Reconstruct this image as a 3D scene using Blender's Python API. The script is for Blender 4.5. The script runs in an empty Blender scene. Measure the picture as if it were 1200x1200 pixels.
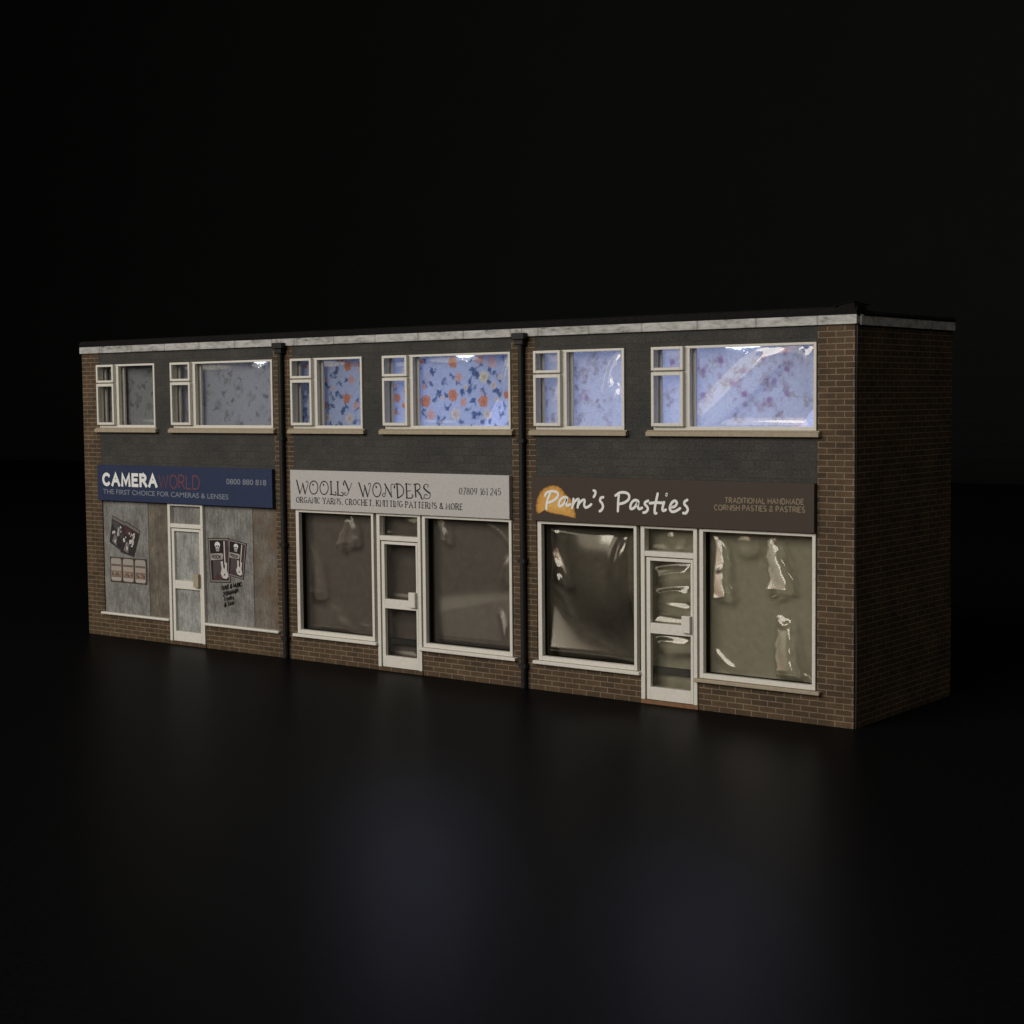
import bpy, math, random
import numpy as np
from mathutils import Matrix, Vector
random.seed(7); rng = np.random.default_rng(7)
S = 0.001                                   # the model is measured in millimetres
sc = bpy.context.scene
COL = sc.collection

# ------------------------------------------------------------------ camera
f_px, CX, CY, CZ, yaw, pit, rol = 1944.835, 484.659, -370.808, 82.264, -0.6660, -0.0680, -0.0100
cam_d = bpy.data.cameras.new('camera'); cam = bpy.data.objects.new('camera', cam_d); COL.objects.link(cam)
F = Vector((math.sin(yaw)*math.cos(pit), math.cos(yaw)*math.cos(pit), math.sin(pit)))
R = Vector((math.cos(yaw), -math.sin(yaw), 0)); U = R.cross(F)
R2 = R*math.cos(rol) + U*math.sin(rol); U2 = -R*math.sin(rol) + U*math.cos(rol)
M = Matrix.Identity(4)
for i in range(3):
    M[i][0] = R2[i]; M[i][1] = U2[i]; M[i][2] = -F[i]
M[0][3], M[1][3], M[2][3] = CX*S, CY*S, CZ*S
cam.matrix_world = M
cam_d.sensor_width = 36; cam_d.lens = f_px/1200*36; cam_d.clip_start = 0.01; cam_d.clip_end = 50
sc.camera = cam

# ------------------------------------------------------------------ light
world = bpy.data.worlds.new('World'); sc.world = world; world.use_nodes = True
bg = world.node_tree.nodes['Background']; bg.inputs[0].default_value = (0.9, 0.95, 1, 1); bg.inputs[1].default_value = 0.004
sc.view_settings.view_transform = 'Standard'; sc.view_settings.look = 'None'
sc.view_settings.exposure = 0; sc.view_settings.gamma = 1; sc.view_settings.use_curve_mapping = False
def area(name, loc, target, sx, sy, radiance, color):
    d = bpy.data.lights.new(name, 'AREA'); d.shape = 'RECTANGLE'; d.size = sx*S; d.size_y = sy*S
    d.energy = radiance*math.pi*sx*sy*S*S; d.color = color
    o = bpy.data.objects.new(name, d); COL.objects.link(o); o.location = Vector(loc)*S
    o.rotation_euler = (Vector(target)-Vector(loc)).to_track_quat('-Z', 'Y').to_euler(); return o
GLOW = .8
area('key_light', (20, -1050, 560), (150, 0, 40), 1050, 600, 5.5, (1, .97, .91))
area('room_light', (-820, -1250, 445), (150, 0, 140), 1300, 510, 1.3, (1, .92, .76))
area('red_reflection_fill', (-170, -1000, 230), (250, 0, 40), 170, 230, 1.2, (1, .30, .14))  # added lamp standing in for something reddish mirrored in the shop film
area('side_light', (1250, 40, 760), (300, 30, 70), 320, 320, 2.3, (1, .92, .82))
for x_, tx_, ty_ in ((169, 290, -142), (266, 352, -152)):   # added unseen lamps outside two windows, for the bluish pools on the table
    g_ = area('table_patch_fill', (x_, -6, 74), (tx_, ty_, 0), 48, 18, GLOW, (.58, .62, 1)); g_.data.spread = math.radians(80)

# ------------------------------------------------------------------ materials
def mat(name):
    m = bpy.data.materials.new(name); m.use_nodes = True; nt = m.node_tree
    return m, nt, nt.nodes['Principled BSDF']
def N(nt, t, **kw):
    n = nt.nodes.new(t)
    for k, v in kw.items(): setattr(n, k, v)
    return n
def mm_coords(nt, swap=False):
    tc = N(nt, 'ShaderNodeTexCoord'); sep = N(nt, 'ShaderNodeSeparateXYZ'); com = N(nt, 'ShaderNodeCombineXYZ')
    mp = N(nt, 'ShaderNodeVectorMath', operation='SCALE'); mp.inputs['Scale'].default_value = 1/S
    nt.links.new(tc.outputs['Object'], mp.inputs[0]); nt.links.new(mp.outputs[0], sep.inputs[0])
    nt.links.new(sep.outputs[1 if swap else 0], com.inputs[0]); nt.links.new(sep.outputs[2], com.inputs[1])
    nt.links.new(sep.outputs[0 if swap else 1], com.inputs[2])
    return com.outputs[0]                    # x = along the wall, y = up, z = depth, all in mm
def noise(nt, vec, scale, detail=3, rough=.6):
    n = N(nt, 'ShaderNodeTexNoise'); n.inputs['Scale'].default_value = scale; n.inputs['Detail'].default_value = detail
    n.inputs['Roughness'].default_value = rough; nt.links.new(vec, n.inputs['Vector']); return n.outputs['Fac']
def ramp(nt, fac, stops):
    r = N(nt, 'ShaderNodeValToRGB'); e = r.color_ramp.elements
    while len(e) < len(stops): e.new(.5)
    for i, (p, c) in enumerate(stops): e[i].position = p; e[i].color = (*c, 1) if len(c) == 3 else c
    nt.links.new(fac, r.inputs[0]); return r.outputs[0]
def mixc(nt, fac, a, b, mode='MIX'):
    m = N(nt, 'ShaderNodeMix', data_type='RGBA', blend_type=mode)
    for sock, v in ((0, fac), (6, a), (7, b)):
        if isinstance(v, (int, float)): m.inputs[sock].default_value = v
        elif isinstance(v, tuple): m.inputs[sock].default_value = (*v, 1)
        else: nt.links.new(v, m.inputs[sock])
    return m.outputs[2]
def bump(nt, b, h, dist, strength=1):
    n = N(nt, 'ShaderNodeBump'); n.inputs['Distance'].default_value = dist*S; n.inputs['Strength'].default_value = strength
    nt.links.new(h, n.inputs['Height']); nt.links.new(n.outputs[0], b.inputs['Normal'])
def speckle(name, c, var=.25, scale=1.5, rough=.7, bumpd=.03, spec=.3, fine=6):
    m, nt, b = mat(name); v = mm_coords(nt)
    lo = tuple(x*(1-var) for x in c); hi = tuple(min(1, x*(1+var)) for x in c)
    base = ramp(nt, noise(nt, v, scale, 5, .7), [(.3, lo), (.7, hi)])
    nt.links.new(base, b.inputs['Base Color']); b.inputs['Roughness'].default_value = rough
    b.inputs['Specular IOR Level'].default_value = spec
    if bumpd: bump(nt, b, noise(nt, v, fine, 2), bumpd)
    return m
def brick(name, swap=False, tone=1.0):
    m, nt, b = mat(name); v = mm_coords(nt, swap)
    w = N(nt, 'ShaderNodeVectorMath', operation='ADD'); nz = N(nt, 'ShaderNodeTexNoise'); nz.inputs['Scale'].default_value = 1.2
    nt.links.new(v, nz.inputs['Vector'])
    sc_ = N(nt, 'ShaderNodeVectorMath', operation='SCALE'); sc_.inputs['Scale'].default_value = .12
    nt.links.new(nz.outputs['Color'], sc_.inputs[0]); nt.links.new(v, w.inputs[0]); nt.links.new(sc_.outputs[0], w.inputs[1])
    t = N(nt, 'ShaderNodeTexBrick'); t.offset = .5; t.inputs['Scale'].default_value = 1
    t.inputs['Brick Width'].default_value = 4.75; t.inputs['Row Height'].default_value = 1.51
    t.inputs['Mortar Size'].default_value = .17; t.inputs['Mortar Smooth'].default_value = .55; t.inputs['Bias'].default_value = -.1
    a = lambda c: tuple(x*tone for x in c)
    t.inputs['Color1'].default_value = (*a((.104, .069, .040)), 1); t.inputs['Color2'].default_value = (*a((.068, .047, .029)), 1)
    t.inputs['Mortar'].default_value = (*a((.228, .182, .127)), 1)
    nt.links.new(w.outputs[0], t.inputs['Vector'])
    big = ramp(nt, noise(nt, v, .11, 4), [(.3, (.62, .62, .62)), (.7, (1.15, 1.1, 1.05))])
    c = mixc(nt, 1, t.outputs['Color'], big, 'MULTIPLY')
    fine = ramp(nt, noise(nt, v, 2.6, 4, .7), [(.25, (.55, .55, .55)), (.75, (1.35, 1.3, 1.25))])
    c = mixc(nt, .8, c, fine, 'MULTIPLY')
    nt.links.new(c, b.inputs['Base Color']); b.inputs['Roughness'].default_value = .75; b.inputs['Specular IOR Level'].default_value = .2
    bump(nt, b, t.outputs['Fac'], -.05)
    return m
def render_coat():
    m, nt, b = mat('grey_render'); v = mm_coords(nt)
    t = N(nt, 'ShaderNodeTexBrick'); t.inputs['Scale'].default_value = 1; t.inputs['Brick Width'].default_value = 4.4
    t.inputs['Row Height'].default_value = 2.2; t.inputs['Mortar Size'].default_value = .12; t.inputs['Mortar Smooth'].default_value = .8
    t.inputs['Color1'].default_value = (.062, .060, .056, 1); t.inputs['Color2'].default_value = (.053, .052, .049, 1); t.inputs['Mortar'].default_value = (.043, .042, .04, 1)
    nt.links.new(v, t.inputs['Vector'])
    c = mixc(nt, .9, t.outputs['Color'], ramp(nt, noise(nt, v, 1.7, 6, .75), [(.3, (.5, .5, .52)), (.7, (1.45, 1.42, 1.36))]), 'MULTIPLY')
    c = mixc(nt, .8, c, ramp(nt, noise(nt, v, .07, 3), [(.3, (.75, .78, .8)), (.7, (1.2, 1.15, 1.1))]), 'MULTIPLY')
    nt.links.new(c, b.inputs['Base Color']); b.inputs['Roughness'].default_value = .85; b.inputs['Specular IOR Level'].default_value = .15
    bump(nt, b, noise(nt, v, 2.2, 3), .07)
    return m
def edge_strip():
    m, nt, b = mat('concrete_edge'); v = mm_coords(nt)
    mp = N(nt, 'ShaderNodeMapping'); mp.inputs['Scale'].default_value = (.45, 1.3, 1); nt.links.new(v, mp.inputs[0])
    c = ramp(nt, noise(nt, mp.outputs[0], .42, 6, .72), [(.33, (.10, .095, .088)), (.43, (.34, .33, .31)), (.58, (.50, .49, .47)), (.75, (.66, .65, .63))])
    t = N(nt, 'ShaderNodeTexBrick'); t.offset = .37; t.inputs['Scale'].default_value = 1; t.inputs['Brick Width'].default_value = 17.3
    t.inputs['Row Height'].default_value = 40; t.inputs['Mortar Size'].default_value = .5; t.inputs['Mortar Smooth'].default_value = .9
    t.inputs['Color1'].default_value = (1, 1, 1, 1); t.inputs['Color2'].default_value = (.86, .86, .85, 1); t.inputs['Mortar'].default_value = (.55, .54, .52, 1)
    nt.links.new(v, t.inputs['Vector'])
    nt.links.new(mixc(nt, 1, c, t.outputs['Color'], 'MULTIPLY'), b.inputs['Base Color']); b.inputs['Roughness'].default_value = .6
    return m
def board(name, c, streak=.45, stain=None):
    m, nt, b = mat(name); v = mm_coords(nt)
    mp = N(nt, 'ShaderNodeMapping'); mp.inputs['Scale'].default_value = (1, .28, 1); nt.links.new(v, mp.inputs[0])
    lo = tuple(x*(1-streak) for x in c); hi = tuple(x*(1+streak*.7) for x in c)
    g = ramp(nt, noise(nt, mp.outputs[0], 1.1, 6, .7), [(.3, lo), (.55, c), (.75, hi)])
    g = mixc(nt, .7, g, ramp(nt, noise(nt, v, .16, 4), [(.35, (.62, .6, .58)), (.65, (1.2, 1.2, 1.2))]), 'MULTIPLY')
    g = mixc(nt, .75, g, ramp(nt, noise(nt, v, 2.3, 4, .75), [(.3, (.55, .55, .56)), (.7, (1.35, 1.35, 1.33))]), 'MULTIPLY')
    if stain: g = mixc(nt, ramp(nt, noise(nt, v, .085, 5, .65), [(.38, (0, 0, 0)), (.62, (.75, .75, .75))]), g, stain)
    nt.links.new(g, b.inputs['Base Color']); b.inputs['Roughness'].default_value = .75; b.inputs['Specular IOR Level'].default_value = .2
    bump(nt, b, noise(nt, mp.outputs[0], 2, 3), .03)
    return m
def printed():
    m, nt, b = mat('printed_card'); v = mm_coords(nt)
    a = N(nt, 'ShaderNodeAttribute', attribute_name='Col')
    c = mixc(nt, .6, a.outputs['Color'], ramp(nt, noise(nt, v, 2.4, 4, .7), [(.3, (.62, .62, .62)), (.7, (1.25, 1.25, 1.25))]), 'MULTIPLY')
    nt.links.new(c, b.inputs['Base Color']); b.inputs['Roughness'].default_value = .6; b.inputs['Specular IOR Level'].default_value = .25
    return m
def paper():
    m = bpy.data.materials.new('backlit_wallpaper'); m.use_nodes = True; nt = m.node_tree; nt.nodes.remove(nt.nodes['Principled BSDF'])
    v = mm_coords(nt); a = N(nt, 'ShaderNodeAttribute', attribute_name='Col')
    c = mixc(nt, .6, a.outputs['Color'], ramp(nt, noise(nt, v, 2.2, 4, .7), [(.3, (.72, .72, .74)), (.7, (1.2, 1.2, 1.18))]), 'MULTIPLY')
    d = N(nt, 'ShaderNodeBsdfDiffuse'); t = N(nt, 'ShaderNodeBsdfTranslucent'); mx = N(nt, 'ShaderNodeMixShader'); mx.inputs[0].default_value = .6
    nt.links.new(c, d.inputs[0]); nt.links.new(c, t.inputs[0])
    nt.links.new(d.outputs[0], mx.inputs[1]); nt.links.new(t.outputs[0], mx.inputs[2]); nt.links.new(mx.outputs[0], nt.nodes['Material Output'].inputs[0])
    return m
def acetate(name, rough, tint=(.93, .94, .92), ior=1.5, gain=1.0):
    m = bpy.data.materials.new(name); m.use_nodes = True; nt = m.node_tree; nt.nodes.remove(nt.nodes['Principled BSDF'])
    t = N(nt, 'ShaderNodeBsdfTransparent'); t.inputs[0].default_value = (*tint, 1)
    g = N(nt, 'ShaderNodeBsdfGlossy'); g.inputs[0].default_value = (1, .95, .84, 1); g.inputs['Roughness'].default_value = rough
    fr = N(nt, 'ShaderNodeFresnel'); fr.inputs[0].default_value = ior
    mu = N(nt, 'ShaderNodeMath', operation='MULTIPLY', use_clamp=True); mu.inputs[1].default_value = gain
    nt.links.new(fr.outputs[0], mu.inputs[0])
    mx = N(nt, 'ShaderNodeMixShader'); nt.links.new(mu.outputs[0], mx.inputs[0])
    nt.links.new(t.outputs[0], mx.inputs[1]); nt.links.new(g.outputs[0], mx.inputs[2]); nt.links.new(mx.outputs[0], nt.nodes['Material Output'].inputs[0])
    return m
def emit(name, c, s):
    m = bpy.data.materials.new(name); m.use_nodes = True; nt = m.node_tree; nt.nodes.remove(nt.nodes['Principled BSDF'])
    e = N(nt, 'ShaderNodeEmission'); e.inputs[0].default_value = (*c, 1); e.inputs[1].default_value = s
    nt.links.new(e.outputs[0], nt.nodes['Material Output'].inputs[0]); return m
def black_cloth():
    m, nt, b = mat('black_table'); tc = N(nt, 'ShaderNodeTexCoord')
    n = noise(nt, tc.outputs['Object'], 900, 3, .7)
    nt.links.new(ramp(nt, n, [(.3, (.0038, .0038, .0040)), (.7, (.0064, .0064, .0068))]), b.inputs['Base Color'])
    b.inputs['Roughness'].default_value = .38; b.inputs['Specular IOR Level'].default_value = .011; b.inputs['Specular Tint'].default_value = (.62, .74, 1, 1)
    bump(nt, b, n, .02, .5)
    return m
MT = dict(
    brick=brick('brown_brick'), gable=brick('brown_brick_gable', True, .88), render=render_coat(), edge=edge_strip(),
    felt=speckle('roof_felt', (.0085, .008, .0075), .5, 1.2, .85, .03, .1), frame=speckle('cream_white_frame', (.67, .64, .57), .08, 1.2, .55, .015),
    sill=speckle('tan_sill', (.36, .30, .215), .15, .9, .6, .02), reveal=speckle('grey_card_core', (.10, .085, .06), .2, 1),
    blue=speckle('blue_sign', (.020, .031, .078), .2, 2.2, .55, .01), cream=speckle('pale_sign', (.47, .45, .43), .09, 1.5, .6, .02),
    brown=speckle('brown_sign', (.050, .036, .025), .22, 2, .6, .01), iron=speckle('black_pipe', (.014, .013, .012), .4, 1, .5, .02),
    step=speckle('brown_step', (.20, .10, .05), .3, .8), print=printed(), paper=paper(),
    olive=speckle('olive_card', (.27, .245, .175), .12, .5, .8, .0), dim=speckle('dark_grey_card', (.098, .081, .068), .15, .4, .8, .0),
    inner=speckle('inner_card', (.5, .5, .5), .05, .5, .9, 0), umber=speckle('dark_brown_card', (.075, .062, .045), .15, .5, .8, 0), dark=speckle('dark_card', (.03, .028, .026), .2, .6, .9, 0),
    film=acetate('crinkled_clear_film', .15, gain=2.0), film_soft=acetate('soft_clear_film', .26, gain=.9), film_up=acetate('clear_upper_film', .045, gain=2.2), film_flat=acetate('clear_film', .1, gain=1.8),
    grey_board=board('grey_plywood', (.235, .23, .215)), brown_board=board('brown_plywood', (.165, .142, .112)), stained_board=board('stained_plywood', (.175, .155, .13), .4, (.135, .085, .050)), pale_board=board('pale_plywood', (.34, .345, .33)),
    cloth=black_cloth(), white_ink=speckle('white_ink', (.80, .79, .76), .05, 2, .6, 0), red_ink=speckle('red_ink', (.165, .055, .06), .1, 2, .6, 0),
    grey_ink=speckle('pale_blue_ink', (.20, .215, .255), .2, 3, .6, 0), black_ink=speckle('black_ink', (.022, .02, .02), .3, 3, .6, 0),
    tan_ink=speckle('tan_ink', (.23, .175, .11), .2, 3, .6, 0), led=emit('cold_led', (.72, .80, 1), 3.0))

# ------------------------------------------------------------------ mesh helpers (millimetres)
class MB:
    def __init__(self): self.v = []; self.f = []; self.c = []; self.m = []
    def face(self, pts, col=None, mi=0):
        n = len(self.v); self.v += [tuple(p) for p in pts]; self.f.append(tuple(range(n, n+len(pts)))); self.c.append(col); self.m.append(mi)
    def box(self, x0, x1, y0, y1, z0, z1, mi=0):
        n = len(self.v); self.v += [(x, y, z) for z in (z0, z1) for y in (y0, y1) for x in (x0, x1)]
        for q in ((0, 2, 3, 1), (4, 5, 7, 6), (0, 1, 5, 4), (1, 3, 7, 5), (3, 2, 6, 7), (2, 0, 4, 6)):
            self.f.append(tuple(n+i for i in q)); self.c.append(None); self.m.append(mi)
    def frame(self, x0, x1, z0, z1, l, r, t, b, y0, y1):
        self.box(x0, x0+l, y0, y1, z0, z1); self.box(x1-r, x1, y0, y1, z0, z1)
        self.box(x0+l, x1-r, y0, y1, z1-t, z1); self.box(x0+l, x1-r, y0, y1, z0, z0+b)
    def wall(self, xs, zs, solid, y0, y1):
        xs = sorted(set(xs)); zs = sorted(set(zs)); nx, nz = len(xs)-1, len(zs)-1
        g = [[solid((xs[i]+xs[i+1])/2, (zs[k]+zs[k+1])/2) for k in range(nz)] for i in range(nx)]
        at = lambda i, k: 0 <= i < nx and 0 <= k < nz and g[i][k]
        for i in range(nx):
            for k in range(nz):
                if not g[i][k]: continue
                a, b, c, d = xs[i], xs[i+1], zs[k], zs[k+1]
                self.face([(a, y0, c), (b, y0, c), (b, y0, d), (a, y0, d)]); self.face([(b, y1, c), (a, y1, c), (a, y1, d), (b, y1, d)])
                if not at(i-1, k): self.face([(a, y1, c), (a, y0, c), (a, y0, d), (a, y1, d)])
                if not at(i+1, k): self.face([(b, y0, c), (b, y1, c), (b, y1, d), (b, y0, d)])
                if not at(i, k-1): self.face([(a, y1, c), (b, y1, c), (b, y0, c), (a, y0, c)])
                if not at(i, k+1): self.face([(a, y0, d), (b, y0, d), (b, y1, d), (a, y1, d)])
    def poly(self, pts, y, col): self.face([(x, y, z) for x, z in pts], col)
    def cyl(self, x, y, z0, z1, r, n=14):
        ring = [(x+r*math.cos(2*math.pi*i/n), y+r*math.sin(2*math.pi*i/n)) for i in range(n)]
        for i in range(n):
            a, b = ring[i], ring[(i+1) % n]; self.face([(*a, z0), (*b, z0), (*b, z1), (*a, z1)])
        self.face([(*p, z1) for p in ring]); self.face([(*p, z0) for p in reversed(ring)])
    def build(self, name, m, parent=None, bevel=0, smooth=False, label=None):
        me = bpy.data.meshes.new(name); me.from_pydata([(x*S, y*S, z*S) for x, y, z in self.v], [], self.f)
        for k in (m if isinstance(m, list) else [m]): me.materials.append(k)
        if any(self.m): me.polygons.foreach_set('material_index', self.m)
        if any(c is not None for c in self.c):
            at = me.color_attributes.new('Col', 'FLOAT_COLOR', 'CORNER'); buf = []
            for f, c in zip(self.f, self.c): buf += [*(c or (.5, .5, .5)), 1]*len(f)
            at.data.foreach_set('color', buf)
        if smooth: me.polygons.foreach_set('use_smooth', [True]*len(me.polygons))
        o = bpy.data.objects.new(name, me); COL.objects.link(o); o.parent = parent
        if label: o['label'] = label
        if bevel:
            md = o.modifiers.new('bevel', 'BEVEL'); md.width = bevel*S; md.segments = 2; md.limit_method = 'ANGLE'
        return o
def spline(pts, n=6):
    if len(pts) < 3: return pts
    P = [np.array(p, float) for p in pts]; P = [2*P[0]-P[1]]+P+[2*P[-1]-P[-2]]; out = []
    for i in range(1, len(P)-2):
        a, b, c, d = P[i-1:i+3]
        for k in range(n):
            t = k/n; out.append(.5*((2*b)+(c-a)*t+(2*a-5*b+4*c-d)*t*t+(3*b-a-3*c+d)*t**3))
    out.append(P[-2]); return [tuple(p) for p in out]
def ribbon(mb, pts, w, y, col=None, cap=True, ext=0, contrast=0):
    P = [np.array(p, float) for p in pts]; n = len(P); L = []; Rr = []
    if ext:
        u = P[0]-P[1]; P[0] = P[0]+u/np.linalg.norm(u)*ext; u = P[-1]-P[-2]; P[-1] = P[-1]+u/np.linalg.norm(u)*ext
    for i in range(n):
        unit = lambda q: q/(np.linalg.norm(q)+1e-9)
        a = unit(P[i]-P[i-1]) if i else unit(P[1]-P[0]); c = unit(P[i+1]-P[i]) if i < n-1 else a
        d = unit(a+c); k = 1/max(.55, float(np.dot(d, a))); nn = np.array([-d[1], d[0]])*k*(1-contrast*(1-abs(d[1]))-contrast*.45*(d[0]*d[1] > .12))
        L.append(P[i]+nn*w/2); Rr.append(P[i]-nn*w/2)
    for i in range(n-1):
        mb.face([(*Rr[i][:1], y, Rr[i][1]), (*Rr[i+1][:1], y, Rr[i+1][1]), (*L[i+1][:1], y, L[i+1][1]), (*L[i][:1], y, L[i][1])], col)
    if cap:
        for c in (P[0], P[-1]):
            mb.poly([(c[0]+w/2*math.cos(a), c[1]+w/2*math.sin(a)) for a in np.linspace(0, 2*math.pi, 11)[:-1]], y-.004, col)
def E(cx, cy, rx, ry, a0, a1, n=10):
    return [(cx+rx*math.cos(math.radians(a)), cy+ry*math.sin(math.radians(a))) for a in np.linspace(a0, a1, n)]
G = {                                        # single-stroke capitals, cap height 1
 'A': (.8, [[(0, 0), (.4, 1), (.8, 0)], [(.16, .38), (.64, .38)]]), 'B': (.62, [[(0, 0), (0, 1)], [(0, 1), (.3, 1)]+E(.3, .77, .25, .23, 90, -90)+[(0, .54)], [(0, .54), (.33, .54)]+E(.33, .27, .29, .27, 90, -90)+[(0, 0)]]),
 'C': (.72, [E(.4, .5, .4, .5, 48, 312, 16)]), 'D': (.72, [[(0, 0), (0, 1)], [(0, 1), (.3, 1)]+E(.3, .5, .42, .5, 90, -90)+[(0, 0)]]),
 'E': (.55, [[(.55, 1), (0, 1), (0, 0), (.55, 0)], [(0, .52), (.45, .52)]]), 'F': (.52, [[(.52, 1), (0, 1), (0, 0)], [(0, .52), (.42, .52)]]),
 'G': (.76, [E(.4, .5, .4, .5, 48, 350, 16)+[(.45, .42)]]), 'H': (.7, [[(0, 0), (0, 1)], [(.7, 0), (.7, 1)], [(0, .52), (.7, .52)]]),
 'I': (.0, [[(0, 0), (0, 1)]]), 'K': (.66, [[(0, 0), (0, 1)], [(.62, 1), (0, .42)], [(.2, .6), (.66, 0)]]), 'L': (.5, [[(0, 1), (0, 0), (.5, 0)]]),
 'M': (.86, [[(0, 0), (.05, 1), (.43, .15), (.81, 1), (.86, 0)]]), 'N': (.72, [[(0, 0), (0, 1), (.72, 0), (.72, 1)]]),
 'O': (.8, [E(.4, .5, .4, .5, 90, 450, 20)]), 'P': (.58, [[(0, 0), (0, 1)], [(0, 1), (.3, 1)]+E(.3, .74, .28, .26, 90, -90)+[(0, .48)]]),
 'R': (.64, [[(0, 0), (0, 1)], [(0, 1), (.3, 1)]+E(.3, .75, .28, .25, 90, -90)+[(0, .5)], [(.28, .5), (.64, 0)]]),
 'S': (.56, [E(.28, .75, .26, .25, 35, 270, 12)+E(.28, .25, .28, .25, 90, -150, 12)]), 'T': (.66, [[(0, 1), (.66, 1)], [(.33, 1), (.33, 0)]]),
 'W': (1.05, [[(0, 1), (.27, 0), (.525, .9), (.78, 0), (1.05, 1)]]), 'U': (.68, [[(0, 1), (0, .32)]+E(.34, .32, .34, .32, 180, 360, 10)+[(.68, 1)]]), 'V': (.74, [[(0, 1), (.37, 0), (.74, 1)]]), 'X': (.66, [[(0, 0), (.66, 1)], [(0, 1), (.66, 0)]]),
 'Y': (.7, [[(0, 1), (.35, .48), (.7, 1)], [(.35, .48), (.35, 0)]]),
 '&': (.72, [[(.72, 0), (.2, .72)]+E(.34, .82, .15, .18, 200, -20, 8)+[(.1, .38)]+E(.26, .22, .25, .22, 150, 310, 8)+[(.68, .42)]]),
 ',': (.08, [[(.06, .1), (0, -.15)]]), '0': (.56, [E(.28, .5, .28, .5, 90, 450, 18)]), '1': (.2, [[(0, .82), (.2, 1), (.2, 0)]]),
 '2': (.54, [E(.27, .73, .26, .27, 160, -30, 10)+[(0, 0), (.54, 0)]]), '4': (.58, [[(.42, 0), (.42, 1), (0, .3), (.58, .3)]]),
 '5': (.52, [[(.48, 1), (.06, 1), (.03, .56)]+E(.24, .32, .27, .32, 120, -150, 12)]), '6': (.56, [E(.28, .3, .27, .3, 90, 450, 14), [(.02, .35), (.1, .75), (.42, 1)]]),
 '7': (.54, [[(0, 1), (.54, 1), (.18, 0)]]), '8': (.54, [E(.27, .76, .22, .24, 90, 450, 14), E(.27, .27, .27, .27, 90, 450, 14)]),
 '9': (.56, [E(.28, .7, .27, .3, 90, 450, 14), [(.54, .65), (.46, .25), (.14, 0)]])}
def text_strokes(mb, s, a, b, h, w, y, serif=0, col=None, gap=.24, ext=0, contrast=0):
    """s set between baseline points a and b (x, z), cap height h"""
    adv = 0; runs = []
    for ch in s:
        if ch == ' ': adv += .45; continue
        gw, st = G[ch]; runs.append((adv, st)); adv += gw+gap
    k = (b[0]-a[0])/(adv-gap); sl = (b[1]-a[1])/(b[0]-a[0])
    for ad, st in runs:
        for j, q in enumerate(st):
            P = [(a[0]+(ad+x)*k, a[1]+z*h+(ad+x)*k*sl) for x, z in q]
            ribbon(mb, P, w, y-.003*j, col, cap=False, ext=ext, contrast=contrast)
            if serif:
                for e, nb in ((q[0], q[1]), (q[-1], q[-2])):
                    if (abs(e[1]) < .02 or abs(e[1]-1) < .02) and abs(nb[1]-e[1]) > .3:
                        p = (a[0]+(ad+e[0])*k, a[1]+e[1]*h+(ad+e[0])*k*sl); ribbon(mb, [(p[0]-serif*h, p[1]), (p[0]+serif*h, p[1])], w*.75, y-.008, col, cap=False)
def text_sans(name, s, a, b, h, y, m, parent, bold=0.0):
    c = bpy.data.curves.new('tmp', 'FONT'); c.body = s; c.size = 1; c.offset = bold
    o = bpy.data.objects.new('tmp', c); COL.objects.link(o); bpy.context.view_layer.update()
    me = bpy.data.meshes.new_from_object(o.evaluated_get(bpy.context.evaluated_depsgraph_get())); bpy.data.objects.remove(o)
    v = np.array([x.co[:] for x in me.vertices]); fs = [tuple(p.vertices) for p in me.polygons]; bpy.data.meshes.remove(me)
    x = a[0]+(v[:, 0]-v[:, 0].min())/np.ptp(v[:, 0])*(b[0]-a[0]); t = (x-a[0])/(b[0]-a[0])
    z = a[1]+(b[1]-a[1])*t+(v[:, 1]-v[:, 1].min())/np.ptp(v[:, 1])*h
    mb = MB(); mb.v = [(p, y, q) for p, q in zip(x, z)]; mb.f = fs; mb.c = [None]*len(fs); mb.m = [0]*len(fs)
    return mb.build(name, m, parent)
def thing(name, label, cat, x, group=None):
    o = bpy.data.objects.new(name, None); COL.objects.link(o); o.location = (x*S, 0, 0); o.empty_display_size = .01
    o['label'] = label; o['category'] = cat
    if group: o['group'] = group
    return o
def sheet(x0, x1, z0, z1, y, step, hfun, name, m, parent, colfun=None, smooth=True):
    """a thin film or paper sheet, displaced (mm) by hfun(X, Z), coloured by colfun"""
    nx, nz = max(2, int((x1-x0)/step)), max(2, int((z1-z0)/step))
    X, Z = np.meshgrid(np.linspace(x0, x1, nx), np.linspace(z0, z1, nz)); Y = np.full_like(X, y)
    if hfun is not None: Y = Y-hfun(X, Z)
    me = bpy.data.meshes.new(name); idx = np.arange(nx*nz).reshape(nz, nx)
    q = np.stack([idx[:-1, :-1], idx[:-1, 1:], idx[1:, 1:], idx[1:, :-1]], -1).reshape(-1, 4)
    me.from_pydata((np.stack([X, Y, Z], -1).reshape(-1, 3)*S).tolist(), [], q.tolist()); me.materials.append(m)
    if colfun is not None:
        at = me.color_attributes.new('Col', 'FLOAT_COLOR', 'POINT'); c = colfun(X, Z).reshape(-1, 3)
        at.data.foreach_set('color', np.concatenate([c, np.ones((len(c), 1))], 1).astype(np.float32).ravel())
    if smooth: me.polygons.foreach_set('use_smooth', [True]*len(me.polygons))
    o = bpy.data.objects.new(name, me); COL.objects.link(o); o.parent = parent; return o
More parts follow.
